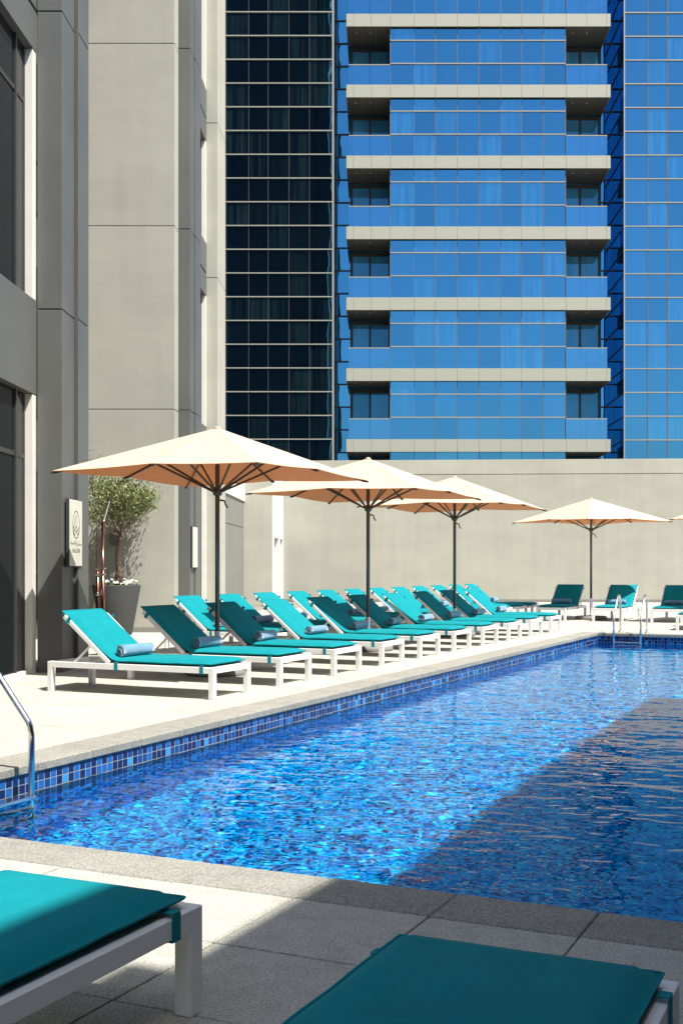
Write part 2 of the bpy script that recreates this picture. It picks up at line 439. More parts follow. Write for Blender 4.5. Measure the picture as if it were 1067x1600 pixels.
# pool basin
basin = kind(MB().box((TL, S0, FLOOR - 0.2), (TR_, S1, FLOOR)).build('pool_floor', M['mosaic_floor'], rot=(0, 0, ROT_T)), 'structure')
pw = MB()
pw.box((TL-0.018, S0-0.018, FLOOR), (TL-0.004, S1+0.018, -0.058)); pw.box((TR_+0.004, S0-0.018, FLOOR), (TR_+0.018, S1+0.018, -0.058))
pw.box((TL-0.004, S0-0.018, FLOOR), (TR_+0.004, S0-0.004, -0.058)); pw.box((TL-0.004, S1+0.004, FLOOR), (TR_+0.004, S1+0.018, -0.058))
pool_wall = kind(pw.build('pool_wall', M['mosaic_wall'], rot=(0, 0, ROT_T)), 'structure')
jo = MB()     # pale bedding behind the waterline tiles
jo.box((TL-0.0035, S0, -0.40), (TL-0.0005, S1, -0.0585)); jo.box((TL, S1+0.0005, -0.40), (TR_, S1+0.0035, -0.0585))
jo.build('tile_bed', M['tile_joint'], pool_wall)
TP = 0.062; tiles = []
n = int((S1 - S0) / TP)
for r in range(5):
    z = -0.0625 - TP/2 - r*TP
    for i in range(n): tiles.append(('L', S0 + 0.02 + (i+0.5)*TP, z, r))
m_ = int((TR_ - TL) / TP)
for r in range(5):
    z = -0.0625 - TP/2 - r*TP
    for i in range(m_): tiles.append(('F', TL + 0.01 + (i+0.5)*TP, z, r))
tL = MB().box((-0.0015, -0.028, -0.028), (0.0012, 0.028, 0.028), 0.0008).mesh('waterline_tile', M['tile'])
cand = [q for q in tiles if q[0] == 'L' and q[3] < 2 and q[1] > 5.0]
NAVY, ROYAL, MID, SKYB = (0.006, 0.012, 0.075, 1), (0.007, 0.048, 0.20, 1), (0.012, 0.11, 0.36, 1), (0.035, 0.27, 0.55, 1)
def tile_rgb(q):
    i = int((q[1] + 20) / TP)
    if q[3] == 0 and rnd.random() < 0.9: return NAVY if i % 2 else rnd.choice([ROYAL, MID, MID])
    return rnd.choices([NAVY, ROYAL, MID, SKYB], [0.36, 0.30, 0.23, 0.11])[0]
singles = set(sorted(cand, key=lambda q: q[1])[:290])
run = MB(); lay = run.bm.loops.layers.float_color.new('tile')
def tile_run_box(a, b, v):
    f0 = len(run.bm.faces); run.box(a, b)
    run.bm.faces.ensure_lookup_table()
    for f in run.bm.faces[f0:]:
        for l in f.loops: l[lay] = v
for q in tiles:
    if q in singles:
        o = link('waterline_tile', tL, pool_wall, loc=(TL, q[1], q[2])); o.color = tile_rgb(q)
    else:
        c_ = tile_rgb(q)
        if q[0] == 'L': tile_run_box((TL-0.0015, q[1]-0.028, q[2]-0.028), (TL+0.0012, q[1]+0.028, q[2]+0.028), c_)
        else: tile_run_box((q[1]-0.028, S1-0.0012, q[2]-0.028), (q[1]+0.028, S1+0.0015, q[2]+0.028), c_)
kind(run.build('waterline_tile_run', M['tile_run'], pool_wall), 'stuff')
def wave(t, s):
    h = 0.0
    for (amp, k, ax, ay, sd) in WAVES:
        h += amp * mnoise.noise(Vector((t*k*ax, s*k*ay, sd)))
    return h
WAVES = ((0.0055, 1.7, 0.8, 1.2, 1.0), (0.0038, 4.6, 0.75, 1.3, 4.0), (0.0026, 10.0, 0.8, 1.25, 9.0), (0.0019, 20.0, 0.85, 1.15, 13.0))
wb = bmesh.new(); tt = [TL-0.003 + (TR_-TL+0.006)*i/290 for i in range(291)]; ss_ = []
v_ = S0-0.003; stp = 0.018
while v_ < S1+0.003: ss_.append(v_); v_ += stp; stp = min(0.05, stp*1.003)
ss_.append(S1+0.003)
rows_ = [[wb.verts.new((t, s, WZ + wave(t, s))) for t in tt] for s in ss_]
for i in range(len(ss_)-1):
    for j in range(290):
        f = wb.faces.new((rows_[i][j], rows_[i][j+1], rows_[i+1][j+1], rows_[i+1][j])); f.smooth = True
wm_ = bpy.data.meshes.new('pool_water'); wb.to_mesh(wm_); wb.free(); wm_.materials.append(M['water'])
pool_water = kind(link('pool_water', wm_, None, rot=(0, 0, ROT_T)), 'structure')
pool_water.cycles.is_caustics_caster = True
basin.cycles.is_caustics_receiver = True; pool_wall.cycles.is_caustics_receiver = True
sl.cycles.is_caustics_light = True


# ------------------------------------------------------------------ hotel building at the left
hotel = thing('hotel_building', 'grey clad hotel block with tall pillars at the left edge', 'building', (-4.3, 14.1, 0))
def hb(name, m, a, b, bevel=0.0): return MB().box(Vector(a) - hotel.location, Vector(b) - hotel.location, bevel).build(name, m, hotel)
JZ = [0.0, 4.55, 8.28, 12.0, 15.7, 19.4, 52.0]
G = 0.008
def stack(name, m, x0, x1, y0, y1, zs=JZ, core=True, bevel=0.004):
    for z0, z1 in zip(zs[:-1], zs[1:]):
        hb(name, m, (x0, y0, z0 + (G if z0 else 0)), (x1, y1, z1 - G), bevel)
    if core: hb('pillar_core', M['core'], (x0+0.03, y0+0.03, 0), (x1-0.012, y1-0.03, zs[-1]-0.05))
stack('pillar_panel', M['clad'], -4.31, -4.0, 14.1, 14.665)
stack('pillar_panel', M['clad'], -4.31, -3.95, 14.672, 15.18)
hb('recess_strip', M['clad_dark'], (-3.998, 14.655, 0), (-3.953, 14.6715, 19))
stack('wall_panel', M['plaster'], -9.4, -4.18, 22.72, 23.15, [0.0, 4.5, 8.2, 11.88, 15.6, 19.3, 52.0])
hb('wall_plinth', M['panel'], (-9.4, 22.68, 0), (-4.19, 22.719, 0.10))
stack('pillar_panel', M['clad'], -4.30, -3.95, 23.2, 23.695)
stack('pillar_panel', M['clad'], -4.30, -3.915, 23.702, 24.3)
stack('column_panel', M['plaster2'], -4.9, -3.91, 26.8, 27.29, [0.0, 4.5, 8.2, 11.88, 15.6, 19.3, 52.0])
stack('column_panel', M['plaster2'], -4.9, -3.905, 27.32, 28.1, [0.0, 4.5, 8.2, 11.88, 15.6, 19.3, 52.0])
hb('main_block', M['clad_dark'], (-26, 15.3, 0), (-6.3, 22.6, 52)); hb('main_block', M['core'], (-26, 23.2, 0), (-4.95, 28.0, 52)); hb('main_block', M['core'], (-26, 4, 0), (-4.95, 14.0, 52))
hb('dark_reflection_panel', M['core'], (-4.9, 28.102, 0), (-3.91, 28.14, 52))  # added dark sheet so the tower glass mirrors a darker hotel rear
# glazed bays
def bay(y0, y1, mull, fx=-4.32, jamb=True):
    gx = fx - 0.10
    sp = [(3.47, 4.65), (7.75, 8.25), (8.30, 9.0), (11.42, 11.92), (11.97, 12.65), (15.2, 16.4)]
    for a, b in sp:
        hb('spandrel_panel', M['clad'], (-4.9, y0, a), (fx, y1 - 0.01, b), 0.004)
    lv = [(0.05, 2.66), (2.72, 3.47), (4.65, 7.05), (7.11, 7.75), (9.0, 11.42), (12.65, 15.2)]
    ys = [y0] + mull + [y1 - 0.22]
    for a, b in lv:
        for u, v in zip(ys[:-1], ys[1:]):
            hb('window_pane', M['glass_dark'], (gx - 0.02, u + 0.02, a), (gx, v - 0.02, b))
    for y in mull: hb('mullion', M['frame_dark'], (gx - 0.05, y - 0.022, 0.05), (gx + 0.025, y + 0.022, 15.2))
    for z in (2.69, 7.08): hb('transom', M['frame_dark'], (gx - 0.05, y0, z - 0.028), (gx + 0.012, y1 - 0.22, z + 0.028))
    if jamb:
        for a, b in ((0.0, 3.465), (4.655, 7.745), (9.005, 11.415), (12.655, 15.195)):
            hb('jamb', M['jamb'], (-4.9, y1 - 0.15, a), (fx - 0.006, y1 - 0.012, b))
    hb('end_frame', M['frame_dark'], (-4.9, y1 - 0.205, 0.05), (gx + 0.004, y1 - 0.152, 15.2)); hb('sill', M['jamb'], (-4.9, y0, 0.0), (gx + 0.05, y1 - 0.152, 0.045))
bay(4.0, 14.1, [5.6, 7.6, 9.6, 11.6, 13.56]); bay(24.32, 26.8, [25.5], -4.17)

# windows of the recessed facade behind the near pillar
for k in range(6):
    zb = 0.35 + 3.70*k
    for (y0, y1) in ((15.5, 16.9), (16.96, 18.3), (18.36, 19.7), (19.76, 20.95), (21.07, 21.72), (21.80, 22.26)):
        hb('window_pane', M['glass_dark'], (-6.31, y0, zb), (-6.27, y1, zb + 0.86)); hb('window_pane', M['glass_dark'], (-6.31, y0, zb + 0.93), (-6.27, y1, zb + 2.72))
# ------------------------------------------------------------------ low annexe, stepped wall, perimeter wall
annex = thing('low_annexe', 'low annexe with olive grey panels under a white fascia beside the hotel', 'building', (-4.66, 33.0, 0))
def ab(name, m, a, b, bevel=0.0): return MB().box(Vector(a) - annex.location, Vector(b) - annex.location, bevel).build(name, m, annex)
ab('body', M['core'], (-10, 28.3, 0), (-4.70, 37.9, 4.5))
for y0, y1 in ((28.3, 30.6), (30.61, 33.1), (33.11, 35.6), (35.61, 37.2), (37.21, 37.55), (37.56, 37.98)):
    ab('lower_panel', M['panel'], (-4.72, y0, 0.0), (-4.66, y1, 2.62)); ab('upper_panel', M['panel'], (-4.72, y0, 2.64), (-4.66, y1, 3.5))
ab('fascia', M['fascia_white'], (-10, 28.25, 3.52), (-4.62, 37.99, 4.7))
sw = thing('stepped_wall', 'beige plaster wall step with two tall narrow niches in its side', 'wall', (-4.2, 38.0, 0))
def sb(name, m, a, b): return MB().box(Vector(a) - sw.location, Vector(b) - sw.location).build(name, m, sw)
sb('front_wall', M['plaster2'], (-10, 38.0, 0), (-3.95, 38.3, 5.31))
sb('return_wall', M['fascia_white'], (-4.45, 38.3, 2.33), (-3.72, 42.6, 5.31))
sb('front_edge', M['plaster2'], (-3.949, 38.0, 0), (-3.72, 38.299, 5.31))
sb('pier', M['fascia_white'], (-4.45, 38.3, 0), (-3.72, 38.9, 2.33)); sb('pier', M['fascia_white'], (-4.45, 40.55, 0), (-3.72, 41.05, 2.33)); sb('pier', M['fascia_white'], (-4.45, 42.25, 0), (-3.72, 42.6, 2.33))
sb('niche_back', M['panel'], (-4.45, 38.9, 0), (-4.25, 40.55, 2.33)); sb('niche_back', M['panel'], (-4.45, 41.05, 0), (-4.25, 42.25, 2.33))
pwall = thing('perimeter_wall', 'long beige plaster wall with a capping joint behind the far loungers', 'wall', (-3.72, 42.45, 0), -math.atan(0.0585))
MB().box((0, 0, 0), (31, 0.3, 4.755)).build('wall', M['plaster'], pwall)
MB().box((0, -0.004, 4.775), (31, 0.304, 5.31), 0.006).build('capping', M['plaster2'], pwall)
MB().box((0, 0.02, 4.75), (31, 0.28, 4.78)).build('joint', M['core'], pwall)
MB().box((0, -0.03, 0), (31, -0.001, 0.10)).build('base_shadow_strip', M['panel'], pwall)  # dark strip painted in for the shadow line along the wall's foot

# building that throws the long shade across the near deck (to the right, out of the frame)
shade = thing('pool_wing', 'unseen dark glass wing right of the pool, shaped for its long shade', 'building', P(3.0, 0, 0), ROT_T)
MB().box((0.05, -26, 0), (4.5, 13, 9.65)).build('wall', M['glass_dark'], shade)
MB().box((0.0, 1.66, 9.3), (4.6, 13, 9.72)).build('shade_parapet', M['fascia_white'], shade); MB().box((-0.17, -26, 9.3), (4.6, 1.65, 9.72)).build('shade_parapet', M['fascia_white'], shade)  # near length set forward to shift the shade edge across the lounger
wm = MB().box((0.0, -0.9, 0), (0.1, 0.9, 1.7)).mesh('window', M['glass_dark'])
for fz in (0.9, 4.3):
    for k in range(10): link('window', wm, shade, loc=(-0.02, -20 + k*3.3, fz))

# ------------------------------------------------------------------ glass tower
Yf = 56.0; SC = 1760 / Yf
def X56(p, y=Yf): return (p - 597) * y / 1760
def Z56(p, y=Yf): return 1.33 + (885 - p) * y / 1760
tower = thing('glass_tower', 'blue glass tower with pale balcony bands rising behind the wall', 'building', (4.7, 58.0, 0))
def tb(name, m, a, b, parent=tower, bevel=0.0):
    off = Vector(tower.location)
    return MB().box(Vector(a) - off, Vector(b) - off, bevel).build(name, m, parent)
FH = 110.8 / SC
ZT = Z56(746)            # slab top of the floor hidden by the wall, floors count up from here
YB, YR, YS = 56.15, 58.3, 55.8
XL0, XL1 = X56(353.5, YS), X56(520, YS); XR0 = X56(974.5, YS)
XS0, XS1 = X56(541), X56(953.5); XB0, XB1 = X56(609.6, YB), X56(883, YB)
pane_me = MB().box((0, 0, 0), (1, 0.02, 1)).mesh('pane', M['glass_blue'])
block_me = MB().box((0, 0, 0), (1, 0.02, 1)).mesh('block_pane', M['glass_block'])
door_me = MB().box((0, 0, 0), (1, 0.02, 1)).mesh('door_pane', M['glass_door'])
extra = MB()
def pane(x0, x1, y, z0, z1, name='pane', g=0.008):
    q = 597 + 1760 * ((x0+x1)/2) / y; r = 885 - 1760 * (z1 - 1.33) / y; r2 = 885 - 1760 * (z0 - 1.33) / y
    if -10 < q < 1100 and r2 > -5 and r < 722 and q > 345:
        link(name, {'door_pane': door_me, 'block_pane': block_me}.get(name, pane_me), tower, loc=(x0+g, y, z0+g), scale=(x1-x0-2*g, 1, z1-z0-2*g), rot=(rnd.uniform(-.006, .006), 0, rnd.uniform(-.004, .004)), world=True)
    else:
        extra.box(Vector((x0+g, y, z0+g)) - tower.location, Vector((x1-g, y+0.02, z1-g)) - tower.location)
NF = 9
ZTOP = ZT + FH * NF
tb('core', M['core'], (XL0-8, YS+0.1, 0), (XL1-0.05, YS+9, ZTOP)); tb('core', M['core'], (XL1-0.05, YR+0.05, 0), (XR0+0.05, YR+8, ZTOP)); tb('core', M['core'], (XR0+0.05, YS+0.1, 0), (XR0+14, YS+9, ZTOP))
tb('core', M['core'], (XB0+0.03, YB+0.06, 0), (XB1-0.03, YR+0.05, ZTOP))
RH = FH / 3
def rowz(y0): return Z56(y0, YS)
zrow0 = rowz(723.4) - RH * 4
rows = int((ZTOP - zrow0) / RH)
# left dark block
lx = [X56(p, YS) for p in (353.5, 388.8, 419, 451.5, 483.5, 519.0)]
lx = [lx[0] - 3*1.03, lx[0] - 2*1.03, lx[0] - 1.03] + lx
for r in range(rows):
    z0 = zrow0 + r*RH
    for a, b in zip(lx[:-1], lx[1:]): pane(a, b, YS, z0, z0+RH, 'block_pane')
    tb('transom', M['transom'], (lx[0], YS-0.06, z0-0.026), (lx[-1], YS-0.001, z0+0.026))
for x in lx[1:-1]: tb('mullion', M['core'], (x-0.016, YS-0.03, zrow0), (x+0.016, YS-0.002, ZTOP))
tb('corner_trim', M['transom'], (lx[-1], YS-0.07, 0), (lx[-1]+0.085, YS+0.03, ZTOP)); tb('side_cheek', M['frame_dark'], (lx[-1]-0.02, YS+0.031, 0), (lx[-1]+0.06, YR, ZTOP))
# right block
rx = [XR0 + 0.03] + [X56(p, YS) for p in (1011, 1042, 1073)]
rx += [rx[-1] + 0.98*(k+1) for k in range(3)]
for r in range(rows):
    z0 = zrow0 + r*RH - 0.04
    for a, b in zip(rx[:-1], rx[1:]): pane(a, b, YS, z0, z0+RH)
    tb('transom', M['transom'], (rx[0], YS-0.06, z0-0.026), (rx[-1], YS-0.001, z0+0.026))
    # side facing the recess
    for a, b in ((YS+0.05, YS+0.85), (YS+0.85, YS+1.65), (YS+1.65, YR)):
        w = tb('side_pane', M['glass_blue'], (XR0, a+0.02, z0+0.02), (XR0+0.02, b-0.02, z0+RH-0.02)) if 0 else None
    tb('side_transom', M['frame_dark'], (XR0-0.03, YS+0.03, z0-0.03), (XR0-0.001, YR, z0+0.03))
sp_me = MB().box((0, 0, 0), (0.02, 1, 1)).mesh('side_pane', M['glass_blue'])
for r in range(rows):
    z0 = zrow0 + r*RH - 0.04
    for a, b in ((YS+0.05, YS+0.85), (YS+0.85, YS+1.65), (YS+1.65, YR)):
        link('side_pane', sp_me, tower, loc=(XR0, a+0.015, z0+0.012), scale=(1, b-a-0.03, RH-0.024), world=True)
for x in rx[1:-1]: tb('mullion', M['mullion'], (x-0.016, YS-0.03, zrow0), (x+0.016, YS-0.002, ZTOP))
tb('corner_trim', M['transom'], (XR0-0.03, YS-0.07, 0), (XR0+0.03, YS+0.028, ZTOP))
# balcony floors and middle bay
bx = [XB0, X56(647, YB), X56(680, YB), X56(714.2, YB), X56(748, YB), X56(782, YB), X56(814.5, YB), X56(848.6, YB), XB1]
fx = [XS0, X56(552), X56(580), X56(609.6), X56(647), X56(680), X56(714.2), X56(748), X56(782), X56(814.5), X56(848.6), X56(884), X56(916), X56(947), XS1]
SH = 19.7 / SC
for k in range(-1, NF):
    zt = Z56(686.2) + (k - 1) * FH            # slab top
    tb('slab', M['cream_metal'], (XS0+0.03, Yf+0.03, zt-SH+0.05), (XS1-0.03, YR, zt-0.01))
    for a, b in zip(fx[:-1], fx[1:]): tb('fascia_panel', M['cream_metal'], (a+0.006, Yf, zt-SH), (b-0.006, Yf+0.028, zt))
    for xx, d in ((XS0, 1), (XS1, -1)):
        tb('side_fascia', M['cream_metal'], (min(xx, xx+d*0.028), Yf+0.03, zt-SH), (max(xx, xx+d*0.028), YR, zt))
    for a, b, cuts in ((XS0+0.03, XB0-0.004, 3), (XB1+0.004, XS1-0.03, 3)):
        w = (b-a)/cuts
        for c in range(cuts):
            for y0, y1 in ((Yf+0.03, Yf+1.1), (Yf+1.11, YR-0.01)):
                tb('shaded_soffit_panel', M['soffit'], (a+c*w+0.006, y0, zt-SH+0.02), (a+(c+1)*w-0.006, y1, zt-SH+0.045))
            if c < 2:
                off = Vector(tower.location)
                MB().lathe([(0.045, 0), (0.045, 0.008)], 10, (a+(c+0.6)*w-off.x, Yf+0.75-off.y, zt-SH+0.011)).build('downlight', M['fascia_white'], tower)
    # bay glazing of the storey above this slab
    h1, h2, h3 = 34.6/SC, 70.8/SC, FH - SH
    for a, b in zip(bx[:-1], bx[1:]):
        pane(a, b, YB, zt, zt+h1); pane(a, b, YB, zt+h1, zt+h2); pane(a, b, YB, zt+h2, zt+h3, 'spandrel_pane')
    for h in (h1, h2): tb('transom', M['transom'], (XB0, YB-0.05, zt+h-0.027), (XB1, YB-0.001, zt+h+0.027))
    # side glass of the bay (faces the balconies)
    # recess glazing, door and balustrade
    for side in (0, 1):
        x0, x1 = (XL1+0.06, XB0) if side == 0 else (XB1, XR0)
        d0, d1 = (-1.64, XB0-0.02) if side == 0 else (XB1+0.02, (938-597)*YR/1760)
        dz = 2.75
        e0, e1 = (x0, d0) if side == 0 else (d1, x1)
        for c in range(3): pane(e0, e1, YR, zt+c*RH-0.45, zt+(c+1)*RH-0.45, 'recess_pane')
        for c in range(3): tb('recess_transom', M['frame_dark'], (e0, YR-0.05, zt+c*RH-0.47), (e1, YR-0.002, zt+c*RH-0.40))
        pane(d0, (d0+d1)/2, YR, zt+dz+0.06, zt+h3+0.05, 'recess_pane'); pane((d0+d1)/2, d1, YR, zt+dz+0.06, zt+h3+0.05, 'recess_pane')
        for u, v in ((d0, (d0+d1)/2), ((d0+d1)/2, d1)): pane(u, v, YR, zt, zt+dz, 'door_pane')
        f = MB(); off = Vector(tower.location)
        wj = 0.13 if side == 0 else 0.06; wk = 0.06 if side == 0 else 0.14
        f.box(Vector((d0, YR-0.07, zt+dz-0.10)) - off, Vector((d1, YR-0.003, zt+dz+0.06)) - off)
        f.box(Vector((d0, YR-0.07, zt)) - off, Vector((d0+wj, YR-0.003, zt+dz-0.101)) - off); f.box(Vector((d1-wk, YR-0.07, zt)) - off, Vector((d1, YR-0.003, zt+dz-0.101)) - off)
        f.box(Vector(((d0+d1)/2-0.05, YR-0.07, zt)) - off, Vector(((d0+d1)/2+0.05, YR-0.003, zt+dz-0.101)) - off)
        f.build('balcony_door_frame', M['frame_dark'], tower)
        r0, r1 = (X56(545), XB0-0.01) if side == 0 else (XB1+0.01, X56(948.5))
        ze = zt + 33/SC
        tb('balustrade_pane', M['balustrade'], (r0, Yf+0.10, zt), ((r0+r1)/2-0.005, Yf+0.115, ze-0.05)); tb('balustrade_pane', M['balustrade'], ((r0+r1)/2+0.005, Yf+0.10, zt), (r1, Yf+0.115, ze-0.05))
        tb('handrail', M['transom'], (r0, Yf+0.075, ze-0.05), (r1, Yf+0.14, ze))
        ex = r0 if side == 0 else r1
        tb('end_pane', M['balustrade'], (ex-0.008, Yf+0.12, zt), (ex+0.008, YR-0.08, ze-0.05))
for x in bx[1:-1]: tb('mullion', M['mullion'], (x-0.014, YB-0.025, 3.0), (x+0.014, YB-0.002, ZTOP))
for x in (XB0, XB1): tb('bay_edge', M['mullion'], (x-0.02, YB-0.02, 3.0), (x+0.02, YR, ZTOP))
kind(extra.build('pane_field', M['glass_blue'], tower), 'stuff')

# ================================================================== FURNITURE
LW, LL, RT = 0.75, 2.05, 0.32
HX, BX, BZ = 0.78, 0.21, 0.80        # hinge, backrest top
def mattress_mesh(BX=BX, BZ=BZ):
    """one long cushion bent at the hinge: puffed, with a flat seam flange all round"""
    bm = MB(); v = bm.bm
    th = 0.034
    path = []
    nb, ns = 14, 26
    p0, p1, p2 = Vector((BX-0.045, 0, BZ+0.055)), Vector((HX+0.03, 0, RT+0.026)), Vector((LL-0.05, 0, RT+0.026))
    for i in range(nb): path.append(p0.lerp(p1, i/nb))
    for i in range(ns+1): path.append(p1.lerp(p2, i/ns))
    for _ in range(2):
        q = path[:]
        for i in range(nb-2, nb+3): q[i] = (path[i-1] + path[i]*2 + path[i+1]) / 4
        path = q
    nw = 16; n = len(path); grid_t, grid_b = [], []
    tot = [0.0]
    for i in range(1, n): tot.append(tot[-1] + (path[i]-path[i-1]).length)
    for i, p in enumerate(path):
        d = (path[min(i+1, n-1)] - path[max(i-1, 0)]).normalized(); up = Vector((-d.z, 0, d.x))
        if up.z < 0: up = -up
        e = min(tot[i], tot[-1]-tot[i])
        rt, rb = [], []
        for j in range(nw+1):
            w = j/nw; w = 0.5 - 0.5*math.cos(math.pi*w); y = 0.03 + w*(LW-0.06)
            ed = min(e, (0.5-abs(w-0.5))*(LW-0.06))
            puff = min(1.0, max(0.0, (ed-0.014)/0.07)); puff = math.sin(puff*math.pi/2)**0.7
            wob = mnoise.noise(Vector((tot[i]*3, y*4, 1.0))) * 0.004 * puff
            sag = 0.006*math.sin(tot[i]*5.0)*puff*0.4
            corner = 0.006*(1-puff)*mnoise.noise(Vector((tot[i]*6, y*6, 5.0)))
            rt.append(v.verts.new(Vector((p.x, y, p.z)) + up*(0.004 + th*puff + wob + sag + corner)))
            rb.append(v.verts.new(Vector((p.x, y, p.z)) - up*(0.003 + 0.018*puff - corner)))
        grid_t.append(rt); grid_b.append(rb)
    for i in range(n-1):
        for j in range(nw):
            f = v.faces.new((grid_t[i][j], grid_t[i+1][j], grid_t[i+1][j+1], grid_t[i][j+1])); f.smooth = True
            f = v.faces.new((grid_b[i][j], grid_b[i][j+1], grid_b[i+1][j+1], grid_b[i+1][j])); f.smooth = True
    for i in range(n-1):
        v.faces.new((grid_t[i][0], grid_b[i][0], grid_b[i+1][0], grid_t[i+1][0])); v.faces.new((grid_t[i][nw], grid_t[i+1][nw], grid_b[i+1][nw], grid_b[i][nw]))
    for j in range(nw):
        v.faces.new((grid_t[0][j], grid_t[0][j+1], grid_b[0][j+1], grid_b[0][j])); v.faces.new((grid_t[-1][j], grid_b[-1][j], grid_b[-1][j+1], grid_t[-1][j+1]))
    bm.edge_loop = [grid_t[i][0].co.copy() for i in range(n)] + [grid_t[-1][j].co.copy() for j in range(1, nw+1)] + [grid_t[i][nw].co.copy() for i in range(n-2, -1, -1)] + [grid_t[0][j].co.copy() for j in range(nw-1, 0, -1)]
    return bm
def make_lounger(BX=BX, BZ=BZ):
    flat = BZ < 0.5
    root = thing('sun_lounger', 'x', 'sun lounger')
    W = M['white']; bv = 0.003
    lg = MB().box((-0.03, -0.03, 0), (0.03, 0.03, RT-0.001), bv).mesh('leg', W)
    for x in (0.03, LL-0.03):
        for y in (0.03, LW-0.03): link('leg', lg, root, loc=(x, y, 0))
    sr = MB().box((0.061, -0.016, RT-0.062), (LL-0.061, 0.016, RT), bv).mesh('side_rail', W)
    for y in (0.016, LW-0.016): link('side_rail', sr, root, loc=(0, y, 0))
    er = MB().box((-0.016, 0.061, RT-0.062), (0.016, LW-0.061, RT), bv).mesh('end_rail', W)
    for x in (0.016, LL-0.016): link('end_rail', er, root, loc=(x, 0, 0))
    MB().box((HX+0.02, 0.033, RT-0.05), (HX+0.06, LW-0.033, RT-0.01), bv).build('cross_bar', W, root)
    b = MB(); d = Vector((BX-HX, 0, BZ-RT)).normalized()
    for y in (0.018, LW-0.018): b.bar((HX, y, RT+0.005), (BX, y, BZ), 0.026, 0.042, (0,0,1), bv)
    b.bar((BX, 0.032, BZ), (BX, LW-0.032, BZ), 0.042, 0.026, (1,0,0), bv)
    b.build('back_frame', W, root)
    s = MB()
    for y in (0.05, LW-0.05): s.bar((HX-0.24, y, RT+(-0.01 if flat else 0.19)), (0.30, y, RT-0.02), 0.016, 0.022, (0,0,1), 0.002)
    s.bar((0.30, 0.05, RT-0.02), (0.30, LW-0.05, RT-0.02), 0.02, 0.02, (0,0,1), 0.002)
    s.build('back_prop', W, root)
    MB().box((HX+0.01, 0.034, RT-0.008), (LL-0.04, LW-0.034, RT-0.003)).build('seat_sling', M['sling'], root)
    sl_ = MB(); sl_.bar((HX-0.01, LW/2, RT+0.006), (BX+0.02, LW/2, BZ-0.012), LW-0.07, 0.004); sl_.build('back_sling', M['sling'], root)
    mb_ = mattress_mesh(BX, BZ); per = mb_.edge_loop; mt_ = link('mattress', mb_.mesh('mattress', M['teal']), root)
    MB().tube(per + per[:1], 0.0042, 6, caps=False).build('piping', M['strap'], mt_)
    st = MB(); st.box((-0.02, -0.0035, RT-0.066), (0.02, -0.0005, RT+0.012)); st.box((-0.02, -0.0035, RT+0.0121), (0.02, 0.06, RT+0.015)); st.box((-0.02, -0.0035, RT-0.0695), (0.02, 0.036, RT-0.0661))
    stm = st.mesh('strap', M['strap'])
    for x in (HX+0.10, LL-0.14):
        link('strap', stm, root, loc=(x, 0, 0)); link('strap', stm, root, loc=(x, LW, 0), rot=(0, 0, math.pi))
    d3 = Vector((BX-HX, 0, BZ-RT)); c = Vector((HX, 0, RT)) + d3*0.90
    ang = math.atan2(d3.z, -d3.x)
    bs = MB(); bs.box((-0.02, -0.003, -0.03), (0.02, 0.0, 0.05)); bs = bs.mesh('strap', M['strap'])
    link('strap', bs, root, loc=(c.x, 0.002, c.z), rot=(0, ang, 0)); link('strap', bs, root, loc=(c.x, LW+0.001, c.z), rot=(0, ang, 0))
    freeze(root); return root
def towel_mesh(seed):
    rr = random.Random(seed); b = MB(); L = 0.46 + rr.uniform(-.02, .03); r0, r1 = 0.010, 0.066; turns = 3.6; ns = 78; nl = 7
    th = 0.0125; rows_o, rows_i = [], []
    def sec(k, u):
        a = turns*2*math.pi*k/ns; r = r0 + (r1-r0)*k/ns
        wob = 1 + 0.05*mnoise.noise(Vector((u*5+seed, math.cos(a)*1.2, math.sin(a)*1.2)))
        y = (u-0.5)*L + 0.012*mnoise.noise(Vector((k*0.05, seed, u))) + (0.006*math.sin(a*0.5) if u in (0, 1) else 0)
        sq = 0.94
        return a, r*wob, y, sq
    for i in range(nl+1):
        u = i/nl; ro, ri = [], []
        for k in range(ns+1):
            a, r, y, sq = sec(k, u)
            ro.append(b.bm.verts.new((r*math.cos(a), y, r*math.sin(a)*sq))); q = max(0.001, r-th); ri.append(b.bm.verts.new((q*math.cos(a), y, q*math.sin(a)*sq)))
        rows_o.append(ro); rows_i.append(ri)
    for i in range(nl):
        for k in range(ns):
            for g, fl in ((rows_o, 0), (rows_i, 1)):
                q = (g[i][k], g[i+1][k], g[i+1][k+1], g[i][k+1]); f = b.bm.faces.new(q if fl else tuple(reversed(q))); f.smooth = True
        b.bm.faces.new((rows_o[i][ns], rows_i[i][ns], rows_i[i+1][ns], rows_o[i+1][ns]))
    for i in (0, nl):
        for k in range(ns):
            f = b.bm.faces.new((rows_o[i][k], rows_o[i][k+1], rows_i[i][k+1], rows_i[i][k])); f.smooth = True
    return b.mesh('rolled_towel', M['towel'])
TOW = [towel_mesh(i) for i in range(4)]
ORD = ['first', 'second', 'third', 'fourth', 'fifth', 'sixth', 'seventh', 'eighth', 'ninth', 'tenth', 'eleventh', 'twelfth']
proto = make_lounger(); used = [False]
proto_flat = make_lounger(0.06, RT + 0.012); used_flat = [False]
